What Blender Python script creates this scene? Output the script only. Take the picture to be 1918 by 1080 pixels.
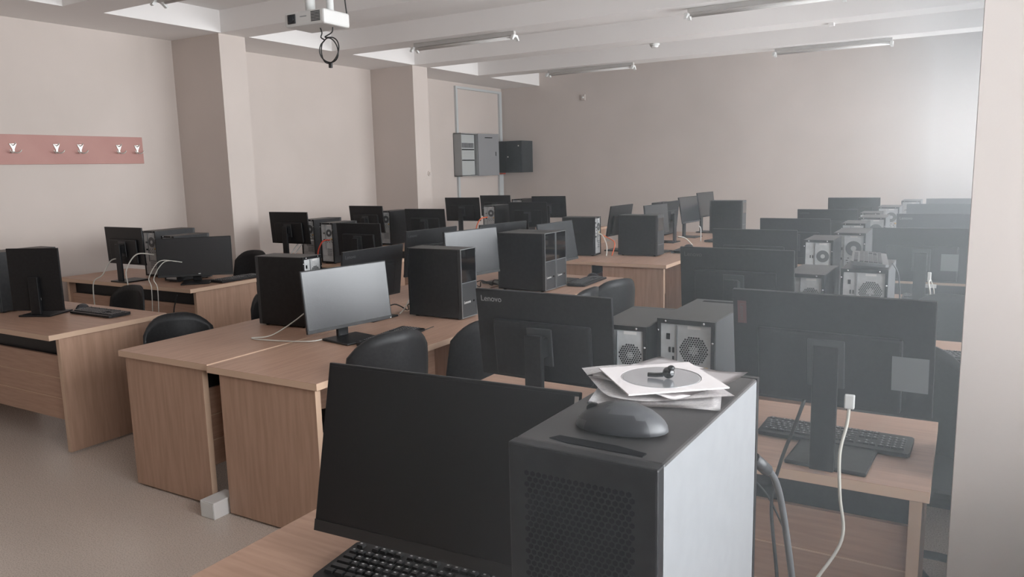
import bpy, bmesh, math, random
from mathutils import Vector, Matrix
random.seed(7)
PI = math.pi; R = math.radians
for o in list(bpy.data.objects): bpy.data.objects.remove(o, do_unlink=True)
sc = bpy.context.scene; col = sc.collection

# ---------------------------------------------------------------- camera, world, light
CY, CP, CR, CF = 0.5342952240354016, 0.15443295872054139, -0.02409260834979987, 1440.26
CAM = Vector((0, 0, 1.65))
fw = Vector((-math.sin(CY)*math.cos(CP), math.cos(CY)*math.cos(CP), -math.sin(CP)))
r0 = Vector((math.cos(CY), math.sin(CY), 0)); u0 = r0.cross(fw)
rv = math.cos(CR)*r0 + math.sin(CR)*u0; uv = -math.sin(CR)*r0 + math.cos(CR)*u0
cam = bpy.data.objects.new('camera', bpy.data.cameras.new('camera')); col.objects.link(cam)
M = Matrix((rv, uv, -fw)).transposed().to_4x4(); M.translation = CAM
cam.matrix_world = M
cam.data.sensor_width = 36; cam.data.sensor_fit = 'HORIZONTAL'; cam.data.lens = CF/1918*36
cam.data.clip_start = .02; cam.data.clip_end = 100
sc.camera = cam
sc.view_settings.view_transform = 'Standard'; sc.view_settings.look = 'None'
sc.view_settings.gamma = 1; sc.view_settings.use_curve_mapping = False
sc.view_settings.exposure = 1.27
w = bpy.data.worlds.new('overcast_sky'); sc.world = w; w.use_nodes = True
bg = w.node_tree.nodes['Background']; bg.inputs[0].default_value = (.93, .965, 1, 1); bg.inputs[1].default_value = 6.0

XL, XR, YN, YB, ZS, ZC = -7.5, .80, -2.2, 12.45, 3.10, 3.32      # room: side walls, near and back wall, beam soffit, slab
WIN = [(-.45, 2.30), (2.80, 5.55), (6.0, 8.8), (9.25, 12.2)]; WZ = (.92, 2.85)
for y0, y1 in WIN:
    l = bpy.data.lights.new('window_portal', 'AREA'); l.shape = 'RECTANGLE'; l.size = WZ[1]-WZ[0]; l.size_y = y1-y0
    l.cycles.is_portal = True
    o = bpy.data.objects.new('window_portal', l); col.objects.link(o)
    o.location = (XR+.26, (y0+y1)/2, sum(WZ)/2); o.rotation_euler = (0, R(90), 0)

# ---------------------------------------------------------------- materials
def mat(name, c, rough=.5, metal=0, spec=.5, coat=0):
    m = bpy.data.materials.new(name); m.use_nodes = True
    b = m.node_tree.nodes['Principled BSDF']
    b.inputs['Base Color'].default_value = (*c, 1); b.inputs['Roughness'].default_value = rough
    b.inputs['Metallic'].default_value = metal; b.inputs['Specular IOR Level'].default_value = spec
    b.inputs['Coat Weight'].default_value = coat
    return m
def noisy(name, c1, c2, scale, rough=.5, stretch=(1, 1, 1), detail=4, bump=0, spec=.5, lo=.35, hi=.65, rr=None):
    m = mat(name, c1, rough, spec=spec); nt = m.node_tree; N = nt.nodes; L = nt.links; b = N['Principled BSDF']
    tc = N.new('ShaderNodeTexCoord'); mp = N.new('ShaderNodeMapping'); mp.inputs['Scale'].default_value = stretch
    n = N.new('ShaderNodeTexNoise'); n.inputs['Scale'].default_value = scale; n.inputs['Detail'].default_value = detail
    r = N.new('ShaderNodeValToRGB'); r.color_ramp.elements[0].position = lo; r.color_ramp.elements[1].position = hi
    r.color_ramp.elements[0].color = (*c1, 1); r.color_ramp.elements[1].color = (*c2, 1)
    L.new(tc.outputs['Object'], mp.inputs[0]); L.new(mp.outputs[0], n.inputs['Vector']); L.new(n.outputs[0], r.inputs[0])
    L.new(r.outputs[0], b.inputs['Base Color'])
    if bump:
        bp = N.new('ShaderNodeBump'); bp.inputs['Strength'].default_value = bump; bp.inputs['Distance'].default_value = .002
        L.new(n.outputs[0], bp.inputs['Height']); L.new(bp.outputs[0], b.inputs['Normal'])
    if rr:
        mr = N.new('ShaderNodeMapRange'); mr.inputs['To Min'].default_value = rr[0]; mr.inputs['To Max'].default_value = rr[1]
        L.new(n.outputs[0], mr.inputs['Value']); L.new(mr.outputs[0], b.inputs['Roughness'])
    return m
W1, W2 = (.405, .248, .175), (.475, .298, .213)
MT = {
 'wall': noisy('painted_wall', (.60, .53, .485), (.635, .56, .515), 1.2, .8, bump=.05, spec=.2),
 'ceil': noisy('ceiling_paint', (.84, .81, .79), (.87, .84, .82), .8, .85, spec=.2),
 'floor': noisy('speckled_linoleum', (.49, .415, .355), (.57, .485, .42), 160, .28, detail=2, rr=(.22, .34)),
 'wood_h': noisy('beech_laminate', W1, W2, 5, .42, (1, 14, 14)),
 'wood_v': noisy('beech_laminate_upright', (.385, .238, .165), (.455, .288, .205), 5, .45, (9, 9, .7)),
 'edge': mat('pale_edge_band', (.60, .42, .30), .45),
 'black': noisy('black_plastic', (.009, .009, .010), (.014, .014, .015), 60, .42, detail=2, rr=(.36, .5), spec=.35),
 'blackmetal': noisy('black_painted_steel', (.009, .009, .010), (.014, .014, .015), 40, .34, detail=2, rr=(.28, .40), spec=.35),
 'greymetal': noisy('dark_grey_painted_steel', (.075, .078, .082), (.09, .092, .096), 50, .36, rr=(.3, .42)),
 'topmetal': noisy('dusty_black_steel', (.028, .026, .026), (.055, .05, .048), 9, .45, detail=6, rr=(.38, .6)),
 'palemetal': noisy('pale_grey_painted_steel', (.185, .19, .195), (.20, .205, .212), 30, .42),
 'screen': mat('dark_screen_glass', (.012, .013, .015), .27, spec=.9),
 'matte_screen': mat('matte_screen', (.011, .011, .0115), .42, spec=.35),
 'chin': mat('bezel_black', (.020, .020, .020), .5),
 'frame': mat('silver_trim', (.32, .33, .34), .35, .6),
 'gloss': mat('gloss_black', (.006, .006, .007), .08, coat=.6),
 'panel': mat('charcoal_panel', (.035, .036, .038), .45),
 'zinc': noisy('galvanised_steel', (.42, .43, .43), (.52, .53, .53), 25, .42, spec=.5),
 'hole': mat('dark_opening', (.006, .006, .007), .8, spec=.1),
 'chrome': mat('bright_screw', (.75, .76, .78), .2, 1),
 'logo': mat('grey_lettering', (.30, .30, .30), .4, .3),
 'dimlogo': mat('dim_grey_lettering', (.08, .08, .082), .4, .3),
 'white': mat('white_plastic', (.72, .72, .70), .4),
 'cream': mat('cream_cable', (.60, .58, .52), .45),
 'orange': mat('orange_cable', (.75, .14, .04), .45),
 'red': mat('red_plug', (.55, .06, .03), .45),
 'blue': mat('blue_plug', (.03, .09, .5), .45),
 'yellow': mat('yellow_warning', (.72, .45, .06), .5),
 'sticker': mat('white_sticker', (.70, .68, .66), .5),
 'greysticker': mat('grey_sticker', (.16, .165, .17), .4),
 'redlabel': mat('dull_red_label', (.10, .035, .035), .5),
 'key': mat('black_keycap', (.022, .022, .024), .45),
 'keyrim': mat('keycap_side', (.012, .012, .013), .5),
 'legend': mat('key_legend', (.50, .50, .50), .5),
 'chair': noisy('black_leatherette', (.013, .013, .014), (.020, .020, .021), 70, .46, bump=.15, rr=(.42, .55), spec=.35),
 'cable': mat('black_cable', (.015, .015, .015), .5),
 'paper': noisy('crumpled_paper', (.70, .655, .65), (.76, .715, .71), 8, .8, spec=.2),
 'printed': None, 'ink': mat('grey_ink', (.22, .21, .22), .7),
 'cd': mat('compact_disc', (.62, .63, .66), .18, .75),
 'film': mat('clear_window_film', (.70, .70, .70), .3),
 'mouse': noisy('soft_grey_plastic', (.055, .056, .06), (.065, .066, .07), 90, .42),
 'mousedark': mat('dark_grey_plastic', (.028, .028, .031), .35),
 'pink': noisy('pink_painted_board', (.46, .235, .205), (.49, .26, .225), 3, .55),
 'hook': mat('brushed_hook', (.62, .60, .56), .35, .6),
 'cabgrey': mat('cabinet_grey', (.30, .305, .30), .5),
 'cabdoor': mat('cabinet_door_grey', (.26, .26, .265), .5),
 'netcab': noisy('dark_teal_steel', (.028, .034, .037), (.036, .043, .046), 12, .4),
 'breaker': mat('breaker_row', (.48, .50, .49), .5),
 'trunk': mat('white_trunking', (.55, .57, .57), .5),
 'proj': mat('projector_shell', (.62, .61, .59), .4),
 'lens': mat('projector_lens', (.02, .025, .03), .1),
 'tube': mat('unlit_tube', (.62, .60, .58), .3),
 'fixture': mat('fixture_body', (.50, .475, .45), .5),
 'wframe': mat('window_frame_white', (.75, .76, .77), .4),
 'drop': mat('floor_box_white', (.66, .64, .62), .45),
}
# window glass: clear pane that lets daylight through
g = bpy.data.materials.new('window_glass'); g.use_nodes = True; nt = g.node_tree; nt.nodes.clear()
out = nt.nodes.new('ShaderNodeOutputMaterial'); mx = nt.nodes.new('ShaderNodeMixShader')
tr = nt.nodes.new('ShaderNodeBsdfTransparent'); gl = nt.nodes.new('ShaderNodeBsdfGlossy'); gl.inputs['Roughness'].default_value = .02
fr = nt.nodes.new('ShaderNodeFresnel')
nt.links.new(fr.outputs[0], mx.inputs[0]); nt.links.new(tr.outputs[0], mx.inputs[1]); nt.links.new(gl.outputs[0], mx.inputs[2]); nt.links.new(mx.outputs[0], out.inputs[0])
MT['glass'] = g
# printed sheet: fine lines of text
m = mat('printed_paper', (.72, .68, .67), .8, spec=.2); nt = m.node_tree
tc = nt.nodes.new('ShaderNodeTexCoord'); wv = nt.nodes.new('ShaderNodeTexWave'); wv.bands_direction = 'Y'; wv.inputs['Scale'].default_value = 55; wv.inputs['Distortion'].default_value = 0
nz = nt.nodes.new('ShaderNodeTexNoise'); nz.inputs['Scale'].default_value = 220
mu = nt.nodes.new('ShaderNodeMath'); mu.operation = 'MULTIPLY'; rp = nt.nodes.new('ShaderNodeValToRGB')
rp.color_ramp.elements[0].color = (.80, .76, .75, 1); rp.color_ramp.elements[1].color = (.58, .55, .56, 1); rp.color_ramp.elements[0].position = .40; rp.color_ramp.elements[1].position = .50
nt.links.new(tc.outputs['Object'], wv.inputs[0]); nt.links.new(tc.outputs['Object'], nz.inputs['Vector']); nt.links.new(wv.outputs[1], mu.inputs[0]); nt.links.new(nz.outputs[0], mu.inputs[1])
nt.links.new(mu.outputs[0], rp.inputs[0]); nt.links.new(rp.outputs[0], nt.nodes['Principled BSDF'].inputs[0]); MT['printed'] = m

# ---------------------------------------------------------------- mesh helpers
class MB:
    def __init__(s): s.bm = bmesh.new()
    def box(s, x0, x1, y0, y1, z0, z1, mi=0, bev=0, mx=None, edge=None):
        r = bmesh.ops.create_cube(s.bm, size=1); vs = r['verts']
        for v in vs:
            v.co = Vector(((x0+x1)/2+v.co.x*(x1-x0), (y0+y1)/2+v.co.y*(y1-y0), (z0+z1)/2+v.co.z*(z1-z0)))
        fs = list({f for v in vs for f in v.link_faces})
        for f in fs:
            f.material_index = mi
            if edge is not None:
                n = f.normal
                f.normal_update(); n = f.normal
                if edge[0] == 'z' and abs(n.z) < .5: f.material_index = edge[1]
                if edge[0] == 'x' and abs(n.x) < .5: f.material_index = edge[1]
        if bev:
            es = list({e for v in vs for e in v.link_edges})
            rr = bmesh.ops.bevel(s.bm, geom=es, offset=bev, segments=2, affect='EDGES', profile=.5)
            vs = list({v for f in rr['faces'] for v in f.verts} | {v for v in vs if v.is_valid})
        if mx is not None:
            vv = set(vs)
            for v in list(vs):
                if v.is_valid: v.co = mx @ v.co
        return s
    def cyl(s, p, r, h, axis='z', seg=16, mi=0, r2=None, mx=None):
        rr = bmesh.ops.create_cone(s.bm, cap_ends=True, segments=seg, radius1=r, radius2=r if r2 is None else r2, depth=h)
        rot = {'z': Matrix.Identity(3), 'x': Matrix.Rotation(R(90), 3, 'Y'), 'y': Matrix.Rotation(R(-90), 3, 'X')}[axis]
        for v in rr['verts']:
            v.co = rot @ v.co + Vector(p)
            if mx is not None: v.co = mx @ v.co
        for f in {f for v in rr['verts'] for f in v.link_faces}: f.material_index = mi; f.smooth = len(f.verts) == 4
        return s
    def ball(s, p, r, sc3=(1, 1, 1), mi=0, seg=12):
        rr = bmesh.ops.create_uvsphere(s.bm, u_segments=seg, v_segments=max(6, seg//2+2), radius=r)
        for v in rr['verts']: v.co = Vector((v.co.x*sc3[0], v.co.y*sc3[1], v.co.z*sc3[2])) + Vector(p)
        for f in {f for v in rr['verts'] for f in v.link_faces}: f.material_index = mi; f.smooth = True
        return s
    def tube(s, pts, r, seg=8, sub=8, mi=0):
        P = [Vector(p) for p in pts]
        if len(P) > 2 and sub > 1:
            Q = []
            for i in range(len(P)-1):
                a, b, c, d = P[max(i-1, 0)], P[i], P[i+1], P[min(i+2, len(P)-1)]
                for k in range(sub):
                    t = k/sub
                    Q.append(.5*((2*b)+(-a+c)*t+(2*a-5*b+4*c-d)*t*t+(-a+3*b-3*c+d)*t**3))
            Q.append(P[-1]); P = Q
        prev = None; nrm = None
        for i, p in enumerate(P):
            t = (P[min(i+1, len(P)-1)]-P[max(i-1, 0)]).normalized()
            if nrm is None: nrm = t.orthogonal().normalized()
            else:
                nrm = (nrm - t*nrm.dot(t)); nrm = nrm.normalized() if nrm.length > 1e-6 else t.orthogonal().normalized()
            bi = t.cross(nrm)
            ring = [s.bm.verts.new(p + r*(math.cos(2*PI*k/seg)*nrm + math.sin(2*PI*k/seg)*bi)) for k in range(seg)]
            if prev:
                for k in range(seg):
                    f = s.bm.faces.new((prev[k], prev[(k+1) % seg], ring[(k+1) % seg], ring[k])); f.smooth = True; f.material_index = mi
            else: s.bm.faces.new(list(reversed(ring))).material_index = mi
            prev = ring
        s.bm.faces.new(prev).material_index = mi
        return s
    def prism(s, pts, z0, z1, mi=0, plane='xy'):
        f3 = {'xy': lambda a, b, c: (a, b, c), 'xz': lambda a, b, c: (a, c, b), 'yz': lambda a, b, c: (c, a, b)}[plane]
        A = [s.bm.verts.new(f3(x, y, z0)) for x, y in pts]; B = [s.bm.verts.new(f3(x, y, z1)) for x, y in pts]
        fs = [s.bm.faces.new(A), s.bm.faces.new(list(reversed(B)))]
        for i in range(len(pts)):
            j = (i+1) % len(pts); fs.append(s.bm.faces.new((A[j], A[i], B[i], B[j])))
        for f in fs: f.material_index = mi
        return s
    def build(s, name, mats, parent=None, smooth=False):
        me = bpy.data.meshes.new(name); bmesh.ops.recalc_face_normals(s.bm, faces=s.bm.faces)
        s.bm.to_mesh(me); s.bm.free()
        if not isinstance(mats, (list, tuple)): mats = [mats]
        for k in mats: me.materials.append(MT[k])
        if smooth:
            for p in me.polygons: p.use_smooth = True
        return put(name, me, parent)
def put(name, me, parent=None, loc=(0, 0, 0), rot=(0, 0, 0)):
    o = bpy.data.objects.new(name, me); col.objects.link(o); o.parent = parent; o.location = loc; o.rotation_euler = rot
    return o
def thing(name, loc=(0, 0, 0), rz=0):
    o = bpy.data.objects.new(name, None); col.objects.link(o); o.location = loc; o.rotation_euler = (0, 0, rz); o.empty_display_size = .1
    return o
def tag(o, label, cat, group=None, kind=None):
    if label: o['label'] = label
    if cat: o['category'] = cat
    if group: o['group'] = group
    if kind: o['kind'] = kind
    return o
def kids(o): return [c for c in bpy.data.objects if c.parent == o]
def copy_tree(o, parent=None):
    c = o.copy(); col.objects.link(c); c.parent = parent
    for ch in KIDS(o): copy_tree(ch, c)
    return c
_kc = {}
def KIDS(o):
    return list(o.children)
def place(o, loc, rz, label=None, group=None):
    o.location = loc; o.rotation_euler = (0, 0, rz)
    if label: o['label'] = label
    if group: o['group'] = group
    return o
def struct(name, mb, mats):
    o = mb.build(name, mats); o['kind'] = 'structure'; return o
_text = {}
def text_mesh(s, size, ext=.0003, matk='logo'):
    k = (s, size, ext, matk)
    if k not in _text:
        c = bpy.data.curves.new('lettering', 'FONT'); c.body = s; c.size = size; c.extrude = ext; c.align_x = 'CENTER'; c.align_y = 'CENTER'
        o = bpy.data.objects.new('lettering', c); col.objects.link(o)
        dg = bpy.context.evaluated_depsgraph_get(); me = bpy.data.meshes.new_from_object(o.evaluated_get(dg))
        me.name = 'lettering'; me.materials.clear(); me.materials.append(MT[matk])
        bpy.data.objects.remove(o, do_unlink=True); _text[k] = me
    return _text[k]

# ---------------------------------------------------------------- room
struct('floor', MB().box(XL-.2, XR+.2, YN-.2, YB+.2, -.1, 0), 'floor')
struct('ceiling', MB().box(XL-.2, XR+.3, YN-.2, YB+.2, ZC, ZC+.15), 'ceil')
struct('wall_left', MB().box(XL-.2, XL, YN-.2, YB+.2, 0, ZC), 'wall')
struct('wall_back', MB().box(XL, XR, YB, YB+.2, 0, ZC), 'wall')
struct('wall_front', MB().box(XL, XR, YN-.2, YN, 0, ZC), 'wall')
mb = MB().box(XR, XR+.25, YN-.2, YB+.2, 0, WZ[0]).box(XR, XR+.25, YN-.2, YB+.2, WZ[1], ZC)
e = [YN-.2]
for a, b in WIN: e += [a, b]
e.append(YB+.2)
for i in range(0, len(e), 2): mb.box(XR, XR+.25, e[i], e[i+1], WZ[0], WZ[1])
struct('wall_right', mb, 'wall')
for i, (a, b) in enumerate(WIN):
    f = MB(); n = 3; t = .06
    for z in (WZ[0]+t/2, WZ[1]-t/2): f.box(XR+.08, XR+.16, a, b, z-t/2, z+t/2)
    for k in range(n+1):
        y = a+t/2+(b-a-t)*k/n; f.box(XR+.08, XR+.16, y-t/2, y+t/2, WZ[0]+t, WZ[1]-t)
    fo = f.build('window_%d' % (i+1), 'wframe'); fo['kind'] = 'structure'
    MB().box(XR+.115, XR+.125, a+t, b-t, WZ[0]+t, WZ[1]-t).build('pane', 'glass', fo)
    MB().box(XR-.16, XR+.08, a-.03, b+.03, WZ[0]-.04, WZ[0]).build('window_sill', 'wframe', fo)
# beams across the room, beam along the left wall, piers
BY = [-.90+1.62*k for k in range(8)]
tr = 1
for y in BY:
    struct('trim_%d' % tr, MB().box(XL+.80, XR, y, y+.36, ZS, ZC), 'ceil'); tr += 1
struct('trim_%d' % tr, MB().box(XL, XL+.80, YN, YB, ZS, ZC), 'ceil'); tr += 1
for y in (BY[4], BY[6]):
    struct('trim_%d' % tr, MB().box(XL, XL+.76, y, y+.34, 0, ZS), 'wall'); tr += 1
for y in (2.36,):
    struct('trim_%d' % tr, MB().box(.012, XR, y, y+.36, 0, ZS), 'wall'); tr += 1
struct('baseboard_left', MB().box(XL, XL+.015, YN, YB, 0, .08), 'cabdoor')
struct('baseboard_back', MB().box(XL, XR, YB-.015, YB, 0, .08), 'cabdoor')

# thin scatter volume added to imitate lens glare on the window side
def glare_volume(name, x0, x1, y0, y1, dens, label):
    m = bpy.data.materials.new(name); m.use_nodes = True; nt = m.node_tree; nt.nodes.clear()
    o_ = nt.nodes.new('ShaderNodeOutputMaterial'); v = nt.nodes.new('ShaderNodeVolumeScatter')
    v.inputs['Color'].default_value = (.93, .98, 1, 1); v.inputs['Density'].default_value = dens; v.inputs['Anisotropy'].default_value = .1
    nt.links.new(v.outputs[0], o_.inputs['Volume']); MT[name] = m
    tag(MB().box(x0, x1, y0, y1, .01, ZS-.01).build(name, name), label, 'glare_volume', None, 'stuff')
glare_volume('glare_volume', -.46, XR-.02, .45, YB-.02, .064, 'thin bluish volume added to imitate lens glare along the window side')

# ---------------------------------------------------------------- desks
def make_desk(L, D=.70, H=.75, gap=(.56, .715)):
    """local x = length, y = depth (user on +y), origin at the middle of the footprint"""
    t = thing('computer_desk'); T = .033
    MB().box(-L/2, L/2, -D/2, D/2, H-T, H, 0, edge=('z', 1), bev=.0015).build('desktop', ['wood_h', 'edge'], t)
    for s in (-1, 1):
        x = s*(L/2-.035)
        MB().box(x-.016, x+.016, -D/2+.065, D/2-.03, .012, H-T, 0, edge=('x', 1)).build('end_panel', ['wood_v', 'edge'], t)
    MB().box(-L/2+.05, L/2-.05, -D/2+.09, -D/2+.108, .20, .60).box(-L/2+.05, L/2-.05, -D/2+.087, -D/2+.09, .33, .334, 1).box(-L/2+.05, L/2-.05, -D/2+.087, -D/2+.09, .46, .464, 1).build('modesty_panel', ['wood_h', 'edge'], t)
    MB().box(-L/2+.05, L/2-.05, -D/2+.125, -D/2+.14, .575, .712).build('dark_gap_strip', 'chair', t)  # black strip added to imitate the shade in the gap below the desktop
    return t
def desk(L, D, x0, y0, rz, label, group, H=.75):
    t = make_desk(L, D, H); t.location = (x0, y0, 0); t.rotation_euler.z = rz
    return tag(t, label, 'desk', group)
G = 'desks of the middle island'
desk(1.735, .71, -3.477, 2.36+.8675, PI/2, 'beech desk at the near end of the middle island, left half, beside the aisle', G)
desk(1.735, .71, -3.477, 4.10+.8675, PI/2, 'beech desk of the middle island, left half, far end', G)
desk(1.735, .72, -2.74, 2.34+.8675, -PI/2, 'beech desk at the near end of the middle island, right half, chair tucked in', G)
desk(1.735, .72, -2.74, 4.08+.8675, -PI/2, 'beech desk of the middle island, right half, far end carrying twin black towers', G)
G = 'desks of the far middle island'
for k in range(2):
    desk(1.735, .70, -3.375, 6.70+.8675+1.74*k, PI/2, ['beech desk of the far island, left half, its end panel partly hidden', 'beech desk of the far island, left half, nearest the back wall'][k], G)
    desk(1.735, .70, -2.67, 6.68+.8675+1.74*k, -PI/2, ['beech desk of the far island, right half, end panel facing the camera', 'beech desk of the far island, right half, nearest the back wall'][k], G)
G = 'desks along the left wall'
desk(1.75, .78, -5.455, 2.80, 0, 'beech desk at the left edge of the photo with one black keyboard', G)
desk(1.88, .72, -6.30, 4.32, 0, 'beech desk by the left wall, second from the camera', G)
desk(1.80, .72, -5.92, 5.98, 0, 'beech desk by the left wall just behind the first wall pier', G)
desk(1.80, .72, -5.92, 7.50, 0, 'beech desk by the left wall, fourth from the camera', G)
desk(1.80, .72, -5.60, 9.02, 0, 'beech desk by the left wall, fifth from the camera, behind the second pier', G)
desk(1.80, .72, -5.60, 10.50, 0, 'beech desk by the left wall, sixth, nearest the back wall', G)
G = 'desks of the window row'
RY = [2.30, 3.66, 5.08, 6.48, 7.88, 9.36]
desk(1.73, .66, -.905, 2.61, 0, 'beech desk in the foreground beside the white pier, white cable hanging over it', G)
for y, x, l in zip(RY[1:], (-.62, -.72, -.72, -.72, -.72), ('beech desk of the window row, second from the camera, with keyboard on its right tower', 'beech desk of the window row, third from the camera', 'beech desk of the window row, fourth from the camera', 'beech desk of the window row, fifth from the camera', 'beech desk of the window row, sixth, nearest the back wall')):
    desk(1.73, .66, x, y+.33, 0, l, G)
NZ = .87
desk(1.15, .80, -.705, .93, 0, 'foreground beech desk holding the large black monitor and the papers-topped tower', None, NZ)

# ---------------------------------------------------------------- computer towers
def hexgrid(mb, cx, cz, y0, y1, test, pitch, rad, mi=0):
    n = int(.5/pitch)
    for j in range(-n, n+1):
        for i in range(-n, n+1):
            x = (i+.5*(j % 2))*pitch; z = j*pitch*.866
            if test(x, z):
                pts = [(cx+x+rad*math.cos(R(60*k+30)), cz+z+rad*math.sin(R(60*k+30))) for k in range(6)]
                mb.prism(pts, y0, y1, mi, 'xz')
def make_tower(w, d, h, style='plain', side='blackmetal', top='topmetal', detail=True, front='framed', slot=False, lettering=True):
    t = thing('computer_tower'); y0, y1 = -d/2, d/2
    c = MB().box(-w/2, w/2, y0+.02, y1-.012, .008, h, 0, bev=.004)
    for f in c.bm.faces:
        if f.calc_center_median().z > h-.005: f.material_index = 1
    # rolled rear rim
    c.box(-w/2, w/2, y1-.012, y1, h-.016, h, 2).box(-w/2, w/2, y1-.012, y1, .008, .024, 2).box(-w/2, -w/2+.012, y1-.012, y1, .024, h-.016, 2).box(w/2-.012, w/2, y1-.012, y1, .024, h-.016, 2)
    c.build('case', [side, top, 'blackmetal'], t)
    for sx in (-1, 1):
        for sy in (-1, 1): pass
    # rear panel
    rp = MB().box(-w/2+.012, w/2-.012, y1-.012, y1-.006, .024, h-.016, 0)
    xi = w/2-.012-.055                                 # divider (image left is +x seen from behind)
    rp.box(xi-.003, xi, y1-.006, y1-.001, .14, h-.02, 1)
    for k in range(4): rp.box(-w/2+.03, xi-.015, y1-.006, y1-.004, .085+.019*k, .095+.019*k, 1)
    rp.box(-w/2+.02, w/2-.02, y1-.006, y1-.004, .078, .080, 1)
    rpo = rp.build('rear_panel', ['zinc', 'palemetal'], t)
    fx = (-w/2+.012+xi)/2; fz = h-.016-.085; fr_ = min(.052, (xi+w/2-.012)/2-.008)
    if detail:
        gm = MB()
        pts = [(fx+fr_*1.06*math.cos(R(45*k+22.5)), fz+fr_*1.06*math.sin(R(45*k+22.5))) for k in range(8)]
        gm.prism(pts, y1-.006, y1-.0045, 0, 'xz')
        hexgrid(gm, fx, fz, y1-.0045, y1-.0040, lambda x, z: x*x+z*z < (fr_*.98)**2 and x*x+z*z > (fr_*.30)**2, .0082, .0036, 1)
        hexgrid(gm, fx, fz, y1-.0045, y1-.0040, lambda x, z: x*x+z*z <= (fr_*.30)**2, .0082, .0026, 2)
        gm.build('fan_grille', ['zinc', 'hole', 'greymetal'], rpo)
        ports = [(xi+.012, h-.105, .006, .018), (xi+.024, h-.105, .006, .018), (xi+.012, h-.135, .006, .018), (xi+.03, h-.06, .012, .02), (xi+.02, h-.165, .01, .012), (xi+.03, h-.20, .03, .014)]
    else:
        gm = MB().cyl((fx, y1-.0052, fz), fr_, .0016, 'y', 8, 0).cyl((fx, y1-.004, fz), fr_*.96, .001, 'y', 20, 1).cyl((fx, y1-.003, fz), fr_*.34, .001, 'y', 14, 0)
        gm.build('fan_grille', ['zinc', 'greymetal'], rpo)
        ports = [(xi+.012, h-.105, .006, .018), (xi+.026, h-.105, .006, .018), (xi+.02, h-.17, .02, .014)]
    pm = MB()
    for x, z, a, b in ports: pm.box(x-a/2, x+a/2, y1-.006, y1-.004, z-b/2, z+b/2)
    for k, z in enumerate((h-.165, h-.180, h-.195)):
        for q in range(3): pm.box(fx-.04+.032*q+.008*(k % 2), fx-.028+.032*q+.008*(k % 2), y1-.006, y1-.0045, z-.003, z+.002)
    pm.build('port_cluster', 'hole', rpo)
    MB().box(fx-.022, fx+.022, y1-.006, y1-.0052, h-.030, h-.020).build('serial_label', 'sticker', rpo)
    MB().box(-w/2+.022, -w/2+.038, y1-.006, y1-.0052, h-.168, h-.154).build('warning_label', 'yellow', rpo)
    for sx, sz in ((-w/2+.035, h-.008), (w/2-.03, h-.008), (-w/2+.006, h-.07), (w/2-.004, h-.04)):
        MB().ball((sx, y1+.001, sz), .0042, (1, .8, 1), seg=8).build('screw', 'chrome', t)
    # front bezel
    fb = MB().box(-w/2, w/2, y0, y0+.022, .008, h, 0, bev=.003)
    fbo = fb.build('front_bezel', 'panel' if front != 'mesh' else 'black', t)
    if front == 'framed':
        zm = h*.52
        fm = MB(); e = .004
        fm.box(-w/2, w/2, y0-.004, y0, h-e, h).box(-w/2, w/2, y0-.004, y0, .01, .01+e).box(-w/2, -w/2+e, y0-.004, y0, .01, h).box(w/2-e, w/2, y0-.004, y0, .01, h).box(-w/2, w/2, y0-.004, y0, zm-e/2, zm+e/2)
        fm.build('silver_frame', 'frame', fbo)
        MB().box(-w/2+e, w/2-e, y0-.001, y0+.001, zm+e/2, h-e).build('drive_bay_cover', 'gloss', fbo)
        if lettering:
            put('lettering', text_mesh('Lenovo', .024, matk='sticker'), fbo, (-w*.12, y0-.0006, h*.24), (PI/2, 0, 0))
        MB().cyl((w*.30, y0-.001, h*.24), .006, .003, 'y', 14).build('power_button', 'gloss', fbo)
    elif front == 'plain':
        MB().box(-w/2+.018, w/2-.018, y0-.001, y0+.001, h*.62, h*.93).build('drive_bay_cover', 'gloss', fbo)
        MB().box(-w/2+.02, w/2-.02, y0-.0012, y0, h*.28, h*.285).build('silver_line', 'frame', fbo)
    elif front == 'mesh':
        hm = MB()
        n = 0
        px = .0088
        for j in range(int((h-.055)/(px*.866))):
            z = .03+j*px*.866
            for i in range(int((w-.05)/px)):
                x = -w/2+.028+(i+.5*(j % 2))*px
                pts = [(x+.0037*math.cos(R(60*k+30)), z+.0037*math.sin(R(60*k+30))) for k in range(6)]
                hm.prism(pts, y0-.0006, y0+.0002, 0, 'xz')
        hm.build('hexagon_mesh', 'hole', fbo)
    if slot:
        ys = y0+.045
        MB().box(-w*.30, w*.30, ys-.012, ys+.012, h-.003, h+.0006).build('carry_slot', 'hole', t)
    for sx in (-1, 1):
        for sy in (-1, 1): MB().cyl((sx*(w/2-.03), sy*(d/2-.04), .005), .012, .01, 'z', 12).build('rubber_foot', 'black', t)
    return t
PROTO = {}
def tower(style, x, y, rz, label, group, z=.75, h=None):
    key = (style, h)
    if key not in PROTO:
        p = {'small': lambda: make_tower(.172, .36, h or .40, front='plain'),
             'big': lambda: make_tower(.195, .42, h or .43, side='greymetal', front='plain', slot=True),
             'wide': lambda: make_tower(.195, .42, h or .435, side='greymetal', front='plain', detail=False),
             'low': lambda: make_tower(.172, .36, h or .42, front='plain', detail=False),
             'framed': lambda: make_tower(.165, .40, h or .43, front='framed', detail=True),
             'far': lambda: make_tower(.19, .42, h or .42, front='plain', detail=False)}[style]()
        PROTO[key] = p; t = p
    else: t = copy_tree(PROTO[key])
    t.location = (x, y, z); t.rotation_euler = (0, 0, rz)
    return tag(t, label, 'computer', group)
BACK = PI   # rear towards the camera
G = 'towers of the window row'
tower('small', -.975, 2.35+.18, BACK+R(2), 'small black tower with orange cable, left of the pair behind the papers', G, h=.375)
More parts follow.
